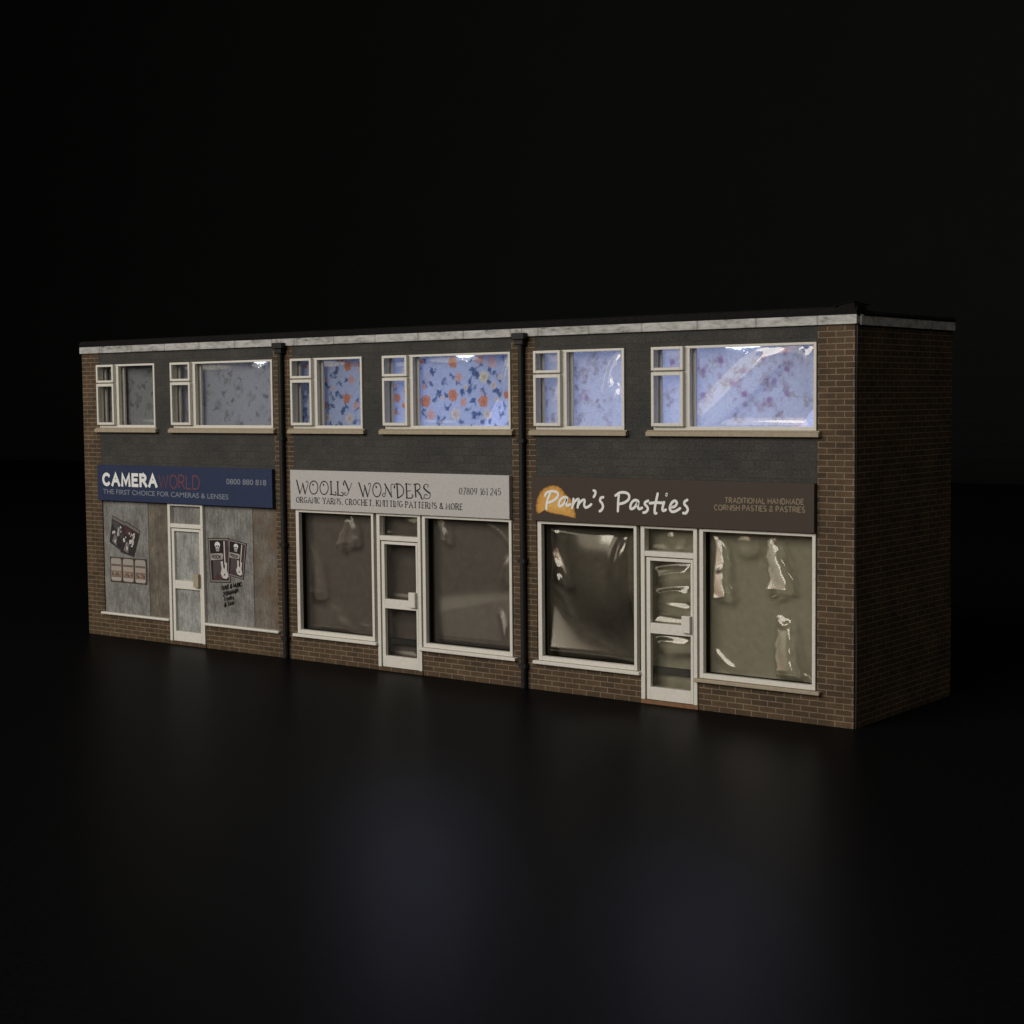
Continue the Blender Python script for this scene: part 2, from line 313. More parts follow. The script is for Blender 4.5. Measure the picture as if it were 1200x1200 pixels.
# --- film creases: ridge along a polyline, or an oval bubble
def seg_dist(X, Z, pts):
    best = np.full_like(X, 1e9); along = np.zeros_like(X); n = len(pts)-1
    for i in range(n):
        (ax, az), (bx, bz) = pts[i], pts[i+1]; dx, dz = bx-ax, bz-az; L2 = dx*dx+dz*dz+1e-9
        t = np.clip(((X-ax)*dx+(Z-az)*dz)/L2, 0, 1); d = np.hypot(X-ax-t*dx, Z-az-t*dz)
        along = np.where(d < best, (i+t)/n, along); best = np.minimum(best, d)
    return best, along
def crease(pts, w, h):
    pts = spline(pts, 4)
    def f(X, Z):
        d, a = seg_dist(X, Z, pts); return h*np.exp(-(d/w)**2)*np.clip(np.sin(np.pi*np.clip(a*.94+.03, 0, 1))*1.6, .15, 1)
    return f
def bubble(cx, cz, rx, rz, ang, h, p=2.0):
    ca, sa = math.cos(math.radians(ang)), math.sin(math.radians(ang))
    def f(X, Z):
        u = ((X-cx)*ca+(Z-cz)*sa)/rx; v = (-(X-cx)*sa+(Z-cz)*ca)/rz; return h*np.exp(-(u*u+v*v)**p)
    return f
def facet(poly, slope, soft=.5, sx=0, warp=.35):
    """a flat tilted patch of film inside a convex outline (counter-clockwise), leaning out towards its foot"""
    zt = max(p[1] for p in poly); xm = max(p[0] for p in poly)
    def f(X, Z):
        m = np.ones_like(X); X0, Z0 = X, Z; X = X0+warp*np.sin(.55*Z0+X0*.2)+.4*warp*np.sin(1.7*Z0+1); Z = Z0+warp*np.sin(.6*X0+.15*Z0)
        for (ax, az), (bx, bz) in zip(poly, poly[1:]+poly[:1]):
            L = math.hypot(bx-ax, bz-az); d = ((bx-ax)*(Z-az)-(bz-az)*(X-ax))/L; m = m*np.clip(.5+d/(2*soft), 0, 1)
        m = m*m*(3-2*m); return (slope*(zt-Z0)+sx*(xm-X0)+.12*np.sin(.37*Z0+.5*X0)*warp)*m
    return f
def fold(p0, p1, slope, soft=1.5):
    """film bends along the line p0-p1 and leans out on the side to the right of it"""
    L = math.hypot(p1[0]-p0[0], p1[1]-p0[1])
    def f(X, Z):
        d = -((p1[0]-p0[0])*(Z-p0[1])-(p1[1]-p0[1])*(X-p0[0]))/L
        return slope*soft*np.log1p(np.exp(np.clip(d/soft, -30, 30)))
    return f
def film(x0, x1, z0, z1, y, feats, parent, wav=.25, seed=0, m=None, step=.4, crinkle=0):
    r = np.random.default_rng(seed); ph = r.uniform(0, 6.28, 8); am = r.normal(0, 1, 8); kx = r.uniform(.02, .13, 8); kz = r.uniform(.02, .12, 8)
    for _ in range(crinkle):
        x_, z_, a_, l_ = r.uniform(x0, x1), r.uniform(z0, z1), r.uniform(0, 3.14), r.uniform(1.5, 5)
        feats = feats+[crease([(x_, z_), (x_+l_*math.cos(a_), z_+l_*math.sin(a_)), (x_+1.8*l_*math.cos(a_+.4), z_+1.8*l_*math.sin(a_+.4))], r.uniform(.5, 1.3), r.uniform(-.08, .1))]
    def h(X, Z):
        e = np.minimum(np.minimum(X-x0, x1-X), np.minimum(Z-z0, z1-Z)); e = np.clip(e/2.5, 0, 1); e = e*e*(3-2*e)
        H = sum(a*np.sin(i*X+j*Z+p) for a, i, j, p in zip(am, kx, kz, ph))*wav*.35
        for q in feats: H = H+q(X, Z)
        return H*e
    return sheet(x0, x1, z0, z1, y, step, h, 'pane', m or MT['film'], parent)
# --- wallpaper patterns
def flower_fun(base, flowers, leaves, seed, leaf=(.09, .14, .25)):
    r = np.random.default_rng(seed)
    FL = [(x, z, R_, c, r.uniform(0, 6.28), r.integers(5, 8)) for x, z, R_, c in flowers]
    LV = []
    for x, z in leaves:                          # each spray: a few leaflets fanned off one stem
        a0 = r.uniform(0, 6.28)
        for k in range(r.integers(2, 5)):
            a = a0+r.uniform(-1.3, 1.3); d = r.uniform(.3, 1.0); LV.append((x+d*math.cos(a), z+d*math.sin(a), a, r.uniform(.6, 1.1), r.uniform(.5, .95)))
    PAL = {'o': ((.98, .40, .17), (.60, .16, .07)), 'p': ((.96, .62, .50), (.76, .34, .24)), 'c': ((.96, .88, .76), (.72, .54, .42)), 'y': ((.97, .92, .72), (.80, .62, .26)),
           'd': ((.74, .58, .54), (.50, .36, .34)), 'k': ((.95, .66, .64), (.80, .45, .43)), 'm': ((.58, .46, .50), (.42, .28, .38)), 't': ((.58, .52, .45), (.46, .40, .34)), 'g': ((.40, .39, .39), (.24, .235, .24)),
           'b': ((.54, .44, .44), (.36, .27, .30))}
    ph0 = r.uniform(0, 6.28, 6)
    def f(X, Z):
        C = np.broadcast_to(np.array(base), X.shape+(3,)).copy()
        WX = X+.35*np.sin(2.1*Z+ph0[0])+.2*np.sin(4.3*X+ph0[1]); WZ = Z+.35*np.sin(2.3*X+ph0[2])+.2*np.sin(4.9*Z+ph0[3])
        def blend(mask, col):
            nonlocal C
            C = C*(1-mask[..., None])+np.asarray(col)*mask[..., None]
        blend(np.clip(np.sin(WX*1.7+ph0[4])*np.sin(WZ*1.9+ph0[5])*2-1.1, 0, 1)*.35, np.array(base)*.6)
        for x, z, a, s, op in LV:
            dx, dz = WX-x, WZ-z; u = dx*math.cos(a)+dz*math.sin(a); v = -dx*math.sin(a)+dz*math.cos(a)
            d = (u/(1.15*s))**2+((v-.2*u*u)/(.48*s))**2; blend(np.clip(1.5-1.2*d, 0, 1)*op, leaf)
        for x, z, R_, c, ph, n in FL:
            R_ = R_*(.86 if c in 'opcykd' else 1.08)
            dx, dz = X-x, Z-z; rr = np.hypot(dx+.3*(WX-X), dz+.3*(WZ-Z))/R_; th = np.arctan2(dz, dx); hi, lo = PAL[c]
            edge = 1+.07*np.sin(n*th+ph)+.05*np.sin((2*n+1)*th-ph)
            swirl = .5+.5*np.sin(10*rr+1.6*np.sin(n*th+ph)-th+ph+1.0*np.sin(3*th+ph+4*rr)); t = np.clip(.2+.8*swirl*np.clip(rr+.3, 0, 1), 0, 1)
            col = np.array(lo)+(np.array(hi)-np.array(lo))*t[..., None]
            if c in 'mdtgb':
                rb = np.random.default_rng(int(abs(x*97+z*31))); m = np.zeros_like(X)
                for _ in range(7):
                    bx, bz, br = x+rb.normal(0, .42)*R_, z+rb.normal(0, .40)*R_, R_*rb.uniform(.16, .42)
                    m = np.maximum(m, np.clip(1.5-1.4*np.hypot(WX-bx, WZ-bz)/br, 0, 1)*rb.uniform(.45, .95))
                m = m*(.72+.4*np.sin(4.1*WX+ph)*np.sin(4.7*WZ-ph))
            else: m = np.clip((edge-rr)*4, 0, 1)*.92
            blend(np.clip(m, 0, 1), col)
            if c == 'm': blend(np.clip((.30-rr)*6, 0, 1)*.6, (.38, .15, .38))
            if c == 'b': blend(np.clip((.26-rr)*6, 0, 1)*.6, (.40, .30, .32))
            if c in 'cy': blend(np.clip((.36-rr)*6, 0, 1)*.7, (.74, .50, .24))
        return np.clip(C, 0, 1)
    return f

# ------------------------------------------------------------------ measured outlines (mm in each shop)
PAM=[[(15.4,55.99),(14.8,55.06),(14.13,53.26),(13.96,51.58)],[(13.51,55.3),(14.16,56.12),(15.9,56.56),(17.62,56.33),(18.1,55.55),(17.35,54.54),(15.62,53.62),(14.38,53.34)],[(21.03,54.92),(19.81,54.93),(18.67,53.99),(18.32,52.79),(18.9,52.49),(20.04,53.24),(21.17,54.73),(20.87,53.26),(21.25,52.69),(22.23,53.11)],[(23.31,54.64),(23.2,53.53),(22.85,52.15)],[(22.95,52.74),(23.78,53.94),(24.9,54.64),(25.14,54.18),(24.89,53.19),(24.73,52.33)],[(24.83,52.88),(25.71,53.92),(26.82,54.5),(27.15,54.12),(26.95,53.06),(27.42,52.41),(28.48,52.72),(29.34,53.33)],[(30.18,57.13),(30.75,56.87),(30.65,56.09),(30.17,55.38)],[(33.34,55.39),(32.53,55.17),(32.29,54.39),(32.99,53.64),(33.22,52.68),(32.65,51.81),(32.13,51.56)],[(38.48,56.11),(38.29,54.76),(38.13,51.76)],[(37.37,55.97),(38.86,56.78),(40.71,56.83),(41.76,56.2),(41.62,55.05),(40.23,54.13),(38.47,53.69)],[(44.73,54.65),(43.68,54.92),(42.62,54.2),(42.16,52.96),(42.61,52.52),(43.67,53.09),(44.73,54.5),(44.59,53.23),(45.04,52.6),(45.95,52.9)],[(47.91,54.86),(47.01,54.45),(46.87,53.88),(47.63,53.22),(47.76,52.46),(47.08,51.79),(46.4,51.66)],[(50.94,56.84),(50.48,55.12),(50.02,53.03),(50.02,51.7),(50.47,51.64)],[(48.45,54.23),(50.48,54.44),(52.41,54.43)],[(52.94,54.63),(52.4,52.92),(52.71,52.36),(53.47,52.65)],[(53.75,56.8),(53.66,56.5)],[(54.72,53.29),(56.27,53.61),(56.93,54.56),(56.27,55.11),(55.3,54.51),(54.72,53.18),(55.24,52.26),(56.48,52.38),(57.91,53.16)],[(60.13,55.43),(59.35,54.96),(59.26,54.29),(60.04,53.56),(60.25,52.75),(59.68,51.99),(58.9,51.96)]]
PASTY=[(10.36,50.74),(10.28,52.34),(10.91,54.75),(12.43,56.79),(14.43,57.83),(16.41,58.2),(18.13,57.92),(19.59,56.97),(20.31,56.01),(20.89,55.63),(22.24,54.68),(23.2,53.14),(23.76,51.2),(23.89,49.43),(22.19,49.57),(19.27,50.06),(16.33,50.35),(13.86,50.86),(13.36,51.24),(12.11,50.6),(11.11,50.17)]
WOOL=[('k',[(11.76,57.32),(13.07,53.2)]),('n',[(13.07,53.2),(14.58,56.37)]),('k',[(14.42,56.37),(15.38,53.26)]),('n',[(15.38,53.26),(16.45,55.52),(16.8,56.87),(16.24,57.19),(15.91,56.74)]),('m',[(19.31,57.31),(19.77,57.25),(20.2,57.05),(20.57,56.74),(20.85,56.32),(21.01,55.83),(21.06,55.3),(20.99,54.77),(20.79,54.28),(20.5,53.84),(20.11,53.51),(19.67,53.29),(19.2,53.21),(18.74,53.27),(18.3,53.46),(17.94,53.78),(17.66,54.19),(17.49,54.68),(17.44,55.21),(17.52,55.75),(17.71,56.25),(18.01,56.68),(18.39,57.01),(18.84,57.23),(19.31,57.31)]),('k',[(18.91,56.25),(19.02,55.99)]),('m',[(23.8,57.3),(24.26,57.24),(24.69,57.05),(25.05,56.73),(25.33,56.32),(25.49,55.83),(25.54,55.3),(25.47,54.78),(25.27,54.28),(24.98,53.85),(24.6,53.52),(24.17,53.3),(23.7,53.22),(23.24,53.28),(22.81,53.47),(22.45,53.78),(22.17,54.2),(22.01,54.69),(21.96,55.22),(22.03,55.75),(22.22,56.24),(22.52,56.67),(22.9,57.0),(23.34,57.22),(23.8,57.3)]),('k',[(23.5,56.36),(23.62,56.1)]),('k',[(26.72,57.32),(26.87,53.35)]),('n',[(26.26,57.31),(27.18,57.33)]),('m',[(26.32,53.29),(27.54,53.33),(28.52,53.13),(28.93,53.74),(28.42,54.1)]),('k',[(29.62,57.28),(29.74,53.21)]),('n',[(29.16,57.27),(30.08,57.29)]),('m',[(29.31,53.15),(30.59,53.15),(31.64,53.04),(31.96,53.71),(31.28,54.09)]),('k',[(32.66,57.63),(33.68,55.95),(34.25,54.76)]),('n',[(35.66,57.09),(34.4,54.65),(33.62,53.43),(32.65,53.25),(32.42,53.83),(33.03,54.07)]),('k',[(32.12,56.68),(32.24,56.39)]),('n',[(32.24,56.39),(31.95,56.89),(32.66,57.63)]),('k',[(38.64,57.15),(40.33,53.07)]),('n',[(40.33,53.07),(41.15,56.35)]),('k',[(41.0,56.34),(42.2,53.12)]),('n',[(42.2,53.12),(43.04,55.31),(43.52,56.84),(42.79,57.14),(42.57,56.7)]),('m',[(46.11,57.31),(46.54,57.24),(46.95,57.05),(47.29,56.72),(47.55,56.3),(47.71,55.8),(47.76,55.26),(47.69,54.72),(47.51,54.21),(47.23,53.77),(46.87,53.43),(46.46,53.21),(46.02,53.12),(45.58,53.18),(45.17,53.38),(44.83,53.7),(44.57,54.13),(44.41,54.63),(44.36,55.17),(44.43,55.71),(44.61,56.22),(44.89,56.66),(45.25,57.01),(45.67,57.22),(46.11,57.31)]),('k',[(45.73,56.24),(45.85,55.98)]),('k',[(49.36,57.08),(52.03,53.29)]),('n',[(49.79,56.55),(49.5,54.19),(49.14,53.32),(48.27,53.46),(48.49,54.05),(49.24,54.22)]),('n',[(51.94,53.4),(51.8,56.39),(52.25,57.04),(53.05,57.06),(53.39,56.43)]),('k',[(53.15,56.32),(53.26,56.06)]),('k',[(54.26,57.3),(54.52,53.04)]),('m',[(53.69,57.14),(55.4,57.12),(56.81,55.87),(56.63,54.27),(55.19,53.27),(54.32,53.04)]),('k',[(57.97,57.39),(58.17,53.15)]),('n',[(57.54,57.27),(59.89,57.26)]),('n',[(58.21,55.17),(59.63,55.31)]),('m',[(57.89,53.1),(59.87,53.15),(60.59,53.75),(60.34,54.16)]),('k',[(61.5,57.26),(61.71,53.57)]),('m',[(61.02,57.21),(62.77,57.4),(63.45,56.67),(63.02,55.82),(61.74,55.32)]),('k',[(62.31,55.38),(63.55,54.15),(63.89,53.21)]),('n',[(63.89,53.21),(64.36,52.86),(64.65,53.33)]),('k',[(64.99,56.82),(64.93,56.29),(65.94,55.47),(67.24,54.77)]),('n',[(66.38,56.54),(66.67,57.07),(66.12,57.41),(65.28,57.24),(64.99,56.82)]),('n',[(67.24,54.77),(67.45,54.15),(67.02,53.4),(66.04,53.12),(65.07,53.39),(65.17,54.19),(66.06,54.32),(66.19,53.97)])]
PAPER2=[(61.9,81.86,2.41,'o'),(72.27,83.53,2.33,'o'),(83.54,81.7,2.33,'o'),(76.18,81.44,1.69,'p'),(73.22,77.96,2.41,'c'),(63.75,77.82,2.01,'p'),(85.1,77.93,2.01,'c'),(83.84,88.75,2.21,'y'),(87.23,86.2,1.61,'c'),(74.43,88.74,1.81,'p'),(62.67,88.93,2.21,'d'),(66.02,86.15,1.81,'d'),(72.43,93.22,2.21,'o'),(82.5,93.94,2.01,'p'),(86.92,93.06,2.41,'k'),(65.3,93.37,2.01,'d'),(92.17,83.5,1.53,'o'),(50.21,82.92,1.81,'o'),(29.58,92.99,2.11,'o'),(28.91,82.95,2.11,'o'),(32.79,80.7,1.54,'p'),(30.08,76.7,2.25,'c'),(20.64,76.92,1.96,'c'),(19.54,80.78,1.68,'o'),(21.32,92.52,1.82,'d'),(30.94,88.74,1.68,'p'),(20.34,88.9,1.12,'k'),(22.65,86.1,1.12,'k')]
LEAF2=[(65.88,90.48),(67.05,84.38),(64.89,82.32),(60.55,77.99),(70.12,79.88),(77.37,79.05),(75.06,76.04),(78.74,87.41),(79.31,85.04),(80.83,91.0),(82.47,91.75),(81.21,89.26),(85.23,87.01),(76.63,83.96),(71.32,89.11),(69.63,88.18),(64.13,86.98),(58.53,85.12),(59.51,91.56),(58.82,77.67),(82.06,77.93),(79.8,76.68),(84.27,76.2),(86.29,76.67),(89.9,77.29),(88.08,90.08),(90.93,80.09),(69.02,76.69),(80.69,81.4),(69.13,83.08),(73.78,86.85),(83.18,84.84),(89.01,85.09),(80.36,86.45),(70.55,80.52),(78.1,85.84),(58.69,81.88),(61.99,86.69),(49.41,86.53),(50.57,78.67),(22.46,90.36),(23.77,83.31),(24.69,84.8),(20.59,86.76),(21.06,81.84),(21.29,78.84),(26.92,79.25),(28.59,88.14),(26.24,87.97),(32.46,79.02),(22.51,80.12),(28.41,80.31),(11.51,85.37),(11.31,83.53),(11.47,78.01),(26.83,75.63),(32.09,75.43),(22.1,75.42),(25.98,83.3),(33.27,83.02),(23.63,89.71),(22.59,83.75),(12.43,85.57),(11.92,77.58),(27.78,78.61)]
PAPER3=[(61.91,88.99,'m'),(67.1,91.67,'m'),(73.68,88.96,'m'),(79.53,92.12,'m'),(86.49,89.26,'m'),(61.9,82.84,'m'),(70.51,85.89,'m'),(82.82,86.07,'m'),(74.1,82.9,'m'),(86.5,82.96,'m'),(71.56,77.4,'d'),(83.65,77.38,'d'),(90.11,91.51,'t'),(88.72,81.86,'t'),(76.4,81.6,'t'),(59.48,77.61,'d'),(64.74,90.98,'t'),(59.95,89.59,'d'),(64.72,83.93,'t'),(69.23,86.09,'t'),(79.94,80.3,'d'),(81.18,81.38,'m'),(51.06,82.18,'d'),(52.44,91.62,'m'),(71.57,89.73,'t'),(77.66,91.07,'t'),(84.25,89.84,'d'),(80.77,86.47,'d'),(92.53,81.11,'t'),(27.2,90.38,'d'),(24.01,88.41,'d'),(20.77,85.29,'d'),(24.09,82.31,'m'),(25.19,80.72,'t'),(28.5,80.02,'d'),(19.88,80.3,'d'),(22.08,76.2,'d'),(30.93,76.19,'d'),(32.07,82.24,'t'),(11.54,84.94,'d'),(10.34,80.58,'d'),(12.74,76.43,'d'),(23.05,90.24,'d'),(19.69,90.53,'d'),(26.41,93.77,'d')]

# ------------------------------------------------------------------ setting: black table and backdrop
def structure(o): o['kind'] = 'structure'; return o
mb = MB(); mb.face([(-12000, -4000, 0), (12000, -4000, 0), (12000, 1100, 0), (-12000, 1100, 0)]); structure(mb.build('ground', MT['cloth']))
mb = MB(); prof = [(1090+300*math.sin(a), .4+300*(1-math.cos(a))) for a in np.linspace(0, math.pi/2, 14)]+[(1390, 2200)]
for (ya, za), (yb, zb) in zip(prof[:-1], prof[1:]): mb.face([(-12000, ya, za), (12000, ya, za), (12000, yb, zb), (-12000, yb, zb)])
structure(mb.build('backdrop', speckle('black_backdrop', (.0135, .0145, .0145), .04, .01, .9, 0, .1), smooth=True))

sq = lambda a, b, c, d: [(a, c), (b, c), (b, d), (a, d)]
ov = lambda x, y, rx, ry, n=16, r=0: [(x+rx*math.cos(t)*math.cos(r)-ry*math.sin(t)*math.sin(r), y+rx*math.cos(t)*math.sin(r)+ry*math.sin(t)*math.cos(r)) for t in np.linspace(0, 2*math.pi, n+1)[:-1]]
# ------------------------------------------------------------------ the shops
OFF = [0, 96.5, 192.8]; W0 = [0, 101.55, 197.95]; W1 = [101.45, 197.85, 300.0]     # plot edges, world mm
HB, DEP = 99.7, 57.0
UP = [(9.7, 39.7), (48.9, 97.1)]; UZ = (73.6, 95.7)
SHOPS = [
 thing('camera_shop', 'boarded-up shop unit at the left end under a dark blue sign', 'shop', OFF[0], 'shops of the miniature terrace'),
 thing('wool_shop', 'middle shop unit with a pale sign, dim windows and rose wallpaper upstairs', 'shop', OFF[1], 'shops of the miniature terrace'),
 thing('pasty_shop', 'end shop unit with a brown sign, brick gable and crinkled shop windows', 'shop', OFF[2], 'shops of the miniature terrace')]

EXTRA2 = [(x, z, 1.1, c) for x, z, c in zip(rng.uniform(8, 97, 80), rng.uniform(73, 96, 80), 'dpcdo'*16) if min(math.hypot(x-q[0], z-q[1]) for q in PAPER2) > 3.0]
EXTRA_LEAF = [(x, z) for x, z in zip(rng.uniform(8, 97, 75), rng.uniform(73, 96, 75)) if min(math.hypot(x-q[0], z-q[1]) for q in PAPER2) > 2.2]
for s, shop in enumerate(SHOPS):
    o = OFF[s]; xl, xr = W0[s]-o, W1[s]-o
    # --- walls
    holes = [(9.7, 97.1, 8.4, 60.6)]
    mb = MB(); mb.wall([xl, 9.2, 97.1, 44.6, 62.4, xr], [0, 1.1, 8.4, HB], lambda x, z: (x < 9.2 or x > 97.1) or (z < 8.4 and not 44.6 < x < 62.4), 0, 2.2)
    mb.build('brick_front', MT['brick'], shop)
    xs = [9.2, 97.1]+[v for w in UP for v in w]; zs = [48.2, UZ[0], UZ[1], HB]
    mb = MB(); mb.wall(xs, zs, lambda x, z: not (UZ[0] < z < UZ[1] and any(a < x < b for a, b in UP)), .05, 1.6)
    mb.build('rendered_wall', MT['render'], shop)
    mb = MB(); mb.box(xl+.1, xr-.1, DEP-1.5, DEP, 0, HB); mb.build('back_wall', MT['dark'], shop)
    mb = MB(); mb.box(xl+.1, xr-.1, 2.25, DEP-1.55, 61.5, 63); mb.build('upper_floor', MT['inner'], shop)
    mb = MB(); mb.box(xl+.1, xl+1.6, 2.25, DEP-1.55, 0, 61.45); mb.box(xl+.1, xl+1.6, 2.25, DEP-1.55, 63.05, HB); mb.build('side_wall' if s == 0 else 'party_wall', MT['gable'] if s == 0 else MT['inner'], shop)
    if s == 2:
        # end wall: its own printed card, its edges coloured black to stand for shade in the corner gap
        mb = MB(); n = 24; zz = np.linspace(0, HB+.2, n)
        bow = lambda z: .3*max(0, math.sin((z/HB)*math.pi*2.1+.6))
        for a, b in zip(zz[:-1], zz[1:]):
            xa, xb = xr+.25+bow(a), xr+.25+bow(b)
            mb.face([(xa, .45, a), (xa, DEP, a), (xb, DEP, b), (xb, .45, b)]); mb.face([(xa-.4, .45, a), (xa, .45, a), (xb, .45, b), (xb-.4, .45, b)], None, 1)
            mb.face([(xa-.4, DEP, a), (xa-.4, .45, a), (xb-.4, .45, b), (xb-.4, DEP, b)], None, 1)
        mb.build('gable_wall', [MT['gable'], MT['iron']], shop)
        mb = MB(); mb.box(xr-1.6, xr-.3, 2.25, DEP-1.55, 0, 61.45); mb.box(xr-1.6, xr-.3, 2.25, DEP-1.55, 63.05, HB); mb.build('inner_wall', MT['dark'], shop)
    # --- roof, pale edge strip and felt
    mb = MB(); mb.box(xl, xr, 1.2, DEP, HB+.05, HB+1.2); mb.build('roof', MT['felt'], shop)
    ex0 = xl-(.35 if s == 0 else 0); ex1 = xr+(.75 if s == 2 else 0)
    def strip(mbb, prof, x0, x1):
        for (y0, z0), (y1, z1) in zip(prof[:-1], prof[1:]): mbb.face([(x0, y0, z0), (x1, y0, z0), (x1, y1, z1), (x0, y1, z1)])
    mb = MB(); mb.box(ex0, ex1, -.75, 1.15, HB-.02, HB+2.3)
    if s == 2: mb.box(xr+.5, ex1+.35, 1.2, DEP+.3, HB-.3, HB+2.3)
    if s == 0: mb.box(ex0, ex0+.6, 1.2, DEP+.3, HB-.02, HB+2.3)
    mb.build('roof_edge', MT['edge'], shop, bevel=.12)
    mb = MB(); prof = [(-.85, HB+2.32), (-.8, HB+3.1), (-.3, HB+4.1), (.8, HB+4.45), (2.4, HB+4.2), (2.4, HB+1.3)]
    strip(mb, prof, ex0-.05, ex1+.05)
    mb.face([(ex1+.05, y, z) for y, z in prof]); mb.face([(ex0-.05, y, z) for y, z in reversed(prof)])
    if s == 2:
        X = lambda d, z: (ex1+.4-d, z)
        pr = [(-.05, HB+2.02), (0, HB+2.7), (.5, HB+3.3), (2, HB+3.6), (2.4, HB+1.3)]
        for (d0, z0), (d1, z1) in zip(pr[:-1], pr[1:]): mb.face([(ex1+.4-d0, 2.4, z0), (ex1+.4-d0, DEP+.3, z0), (ex1+.4-d1, DEP+.3, z1), (ex1+.4-d1, 2.4, z1)])
        mb.face([(ex1+.4-d, DEP+.3, z) for d, z in pr])
    mb.build('roof_felt', MT['felt'], shop)
    if s == 2:                                 # the felt has lifted into a little tent at the corner
        mb = MB(); A, B, C, D = (xr-5.4, -1.0, HB+4.45), (xr+.1, -1.05, HB+5.35), (xr+1.2, 5.6, HB+4.6), (xr-4, 4, HB+4.3)
        up = lambda p, t=.16: (p[0], p[1], p[2]+t)
        mb.face([A, B, D]); mb.face([B, C, D]); mb.face([up(D), up(B), up(A)]); mb.face([up(D), up(C), up(B)])
        mb.face([A, up(A), up(B), B]); mb.face([B, up(B), up(C), C]); mb.face([C, up(C), up(D), D]); mb.face([D, up(D), up(A), A])
        mb.face([(xr-4.4, -.7, HB+2.6), (xr+.5, -.75, HB+2.6), (xr, -.75, HB+5.3), (xr-4.0, -.7, HB+4.5)]); mb.face([(xr+.5, -.75, HB+2.6), (xr+1.0, 4, HB+2.4), (xr+.9, 4, HB+4.7), (xr, -.75, HB+5.3)])
        mb.build('corner_felt', MT['felt'], shop, label='lifted corner of dark roof felt')
    # --- downpipe over the joint
    if s < 2:
        px = xr+.05; mb = MB(); mb.cyl(px, -1.15, .2, HB-1.6, .85)
        for z in (6, 36, 70): mb.box(px-1.2, px+1.2, -2.05, -.02, z, z+1.0)
        dp = mb.build('downpipe', MT['iron'], shop)
        mb = MB(); mb.box(px-2.2, px+2.2, -2.9, -.8, HB-.9, HB+1.0); mb.box(px-1.5, px+1.5, -2.4, -.5, HB-2.4, HB-.92); mb.build('hopper', MT['iron'], dp, bevel=.25)
    # --- upper windows
    for k, (a, b) in enumerate(UP):
        z0, z1 = UZ; cw = 10.0 if k else 9.4
        mb = MB(); mb.frame(a+.15, b-.1, z0+.05, z1-.1, .7, .75, .65, .95, -.55, .8); mb.box(a+cw-.5, a+cw+1.35, -.5, .78, z0+1.0, z1-.75)
        mb.box(a+.9, a+cw-.52, -.48, .76, z1-7.1, z1-6.0)
        win = mb.build('window', MT['frame'], shop, bevel=.08)
        mb = MB(); mb.frame(a+.1, a+cw, z1-6.35, z1-.15, .85, .85, .75, .75, -1.75, -.58); mb.build('casement', MT['frame'], win, bevel=.1)
        mb = MB(); mb.frame(a+.1, a+cw, z0+1.05, z1-6.75, .85, .85, .95, .85, -1.75, -.58); mb.build('casement', MT['frame'], win, bevel=.1)
        # second card layer of the frame, a little wider on its left sides
        mb = MB(); mb.frame(a-.6, b+.6, z0-.6, z1+.6, 1.9, .9, .9, 1.2, 1.65, 2.3); mb.box(a+cw-.6, a+cw+1.9, 1.65, 2.3, z0+.62, z1-.32); mb.build('inner_frame', MT['frame'], win)
        mb = MB(); mb.box(a-1.9, b+1.0, -1.5, .04, z0-1.55, z0-.35); mb.box(a-1.9, b+1.0, -.9, .04, z0-.34, z0+.02); mb.build('sill', MT['sill'], win, bevel=.12)
        fx0, fx1, fz0, fz1 = a+cw+1.4, b-.9, z0+1.05, z1-.8
        FE = {(2, 1): [bubble(73.2, 84.8, 15.5, 3.0, 40.5, .85, 1.4), bubble(94.2, 85.0, 1.7, 10.5, 6, .6, 2)],
              (2, 0): [bubble(34.8, 88.5, 1.8, 7.0, -20, .6, 2), bubble(35.0, 82.5, 2.2, 4.0, 12, .55, 2), crease([(33.4, 84.6), (35, 85.6), (36.6, 85.4)], .5, .25)],
              (1, 1): [bubble(94.3, 87.5, 1.4, 6.5, -14, .5, 2), crease([(77, 94.2), (80, 93.4), (83, 94.2)], .7, .25)],
              (0, 1): [crease([(86, 94.0), (89, 93.2), (92, 94)], .7, .25)]}.get((s, k), [])
        film(fx0, fx1, fz0, fz1, 1.2, FE, win, .25 if s else .15, 10*s+k, MT['film_up'] if s else MT['film_flat'], step=.3)
        film(a+.9, a+cw-.6, z0+1.6, z1-.7, 1.3, [crease([(a+4, z0+3), (a+8, z0+13)], .9, .3)] if (s, k) == (2, 0) else [], win, .2, 50+10*s+k, MT['film_flat'], .5)
    # --- backlit wallpaper, cold lamp behind it, LED just above its edge
    base, fl, lv = [((.52, .525, .55), [(6+(i*5.1) % 92, 74+(i*8.3) % 23, 2.4, 'g') for i in range(70)], [(7+(i*3.7) % 92, 74+(i*6.1) % 23) for i in range(60)]),
                    ((.62, .68, .84), [tuple(q) for q in PAPER2]+EXTRA2, LEAF2+EXTRA_LEAF), ((.76, .78, .87), [(x, z, {'m': 3.3, 'd': 2.6, 't': 1.9}[c], {'d': 'b'}.get(c, c)) for x, z, c in PAPER3], [])][s]
    pp = sheet(xl+1.7, min(xr-.4, 101), 64, 95.6, 3.6, .26, lambda X, Z: .25*np.sin(X*.11+s)+.15*np.sin(Z*.2), 'wallpaper', MT['paper'], shop, flower_fun(base, fl, lv, s, [(.25, .25, .27), (.12, .18, .33), (.3, .3, .4)][s]))
    pp['label'] = ['faint grey patterned wallpaper', 'blue wallpaper with orange and cream roses', 'lilac wallpaper with small magenta flowers'][s]
    lx, lw = [(88, 2.6), (77.5, 3.4), (74, 5.0)][s]; mb = MB(); r_ = random.Random(40+s)
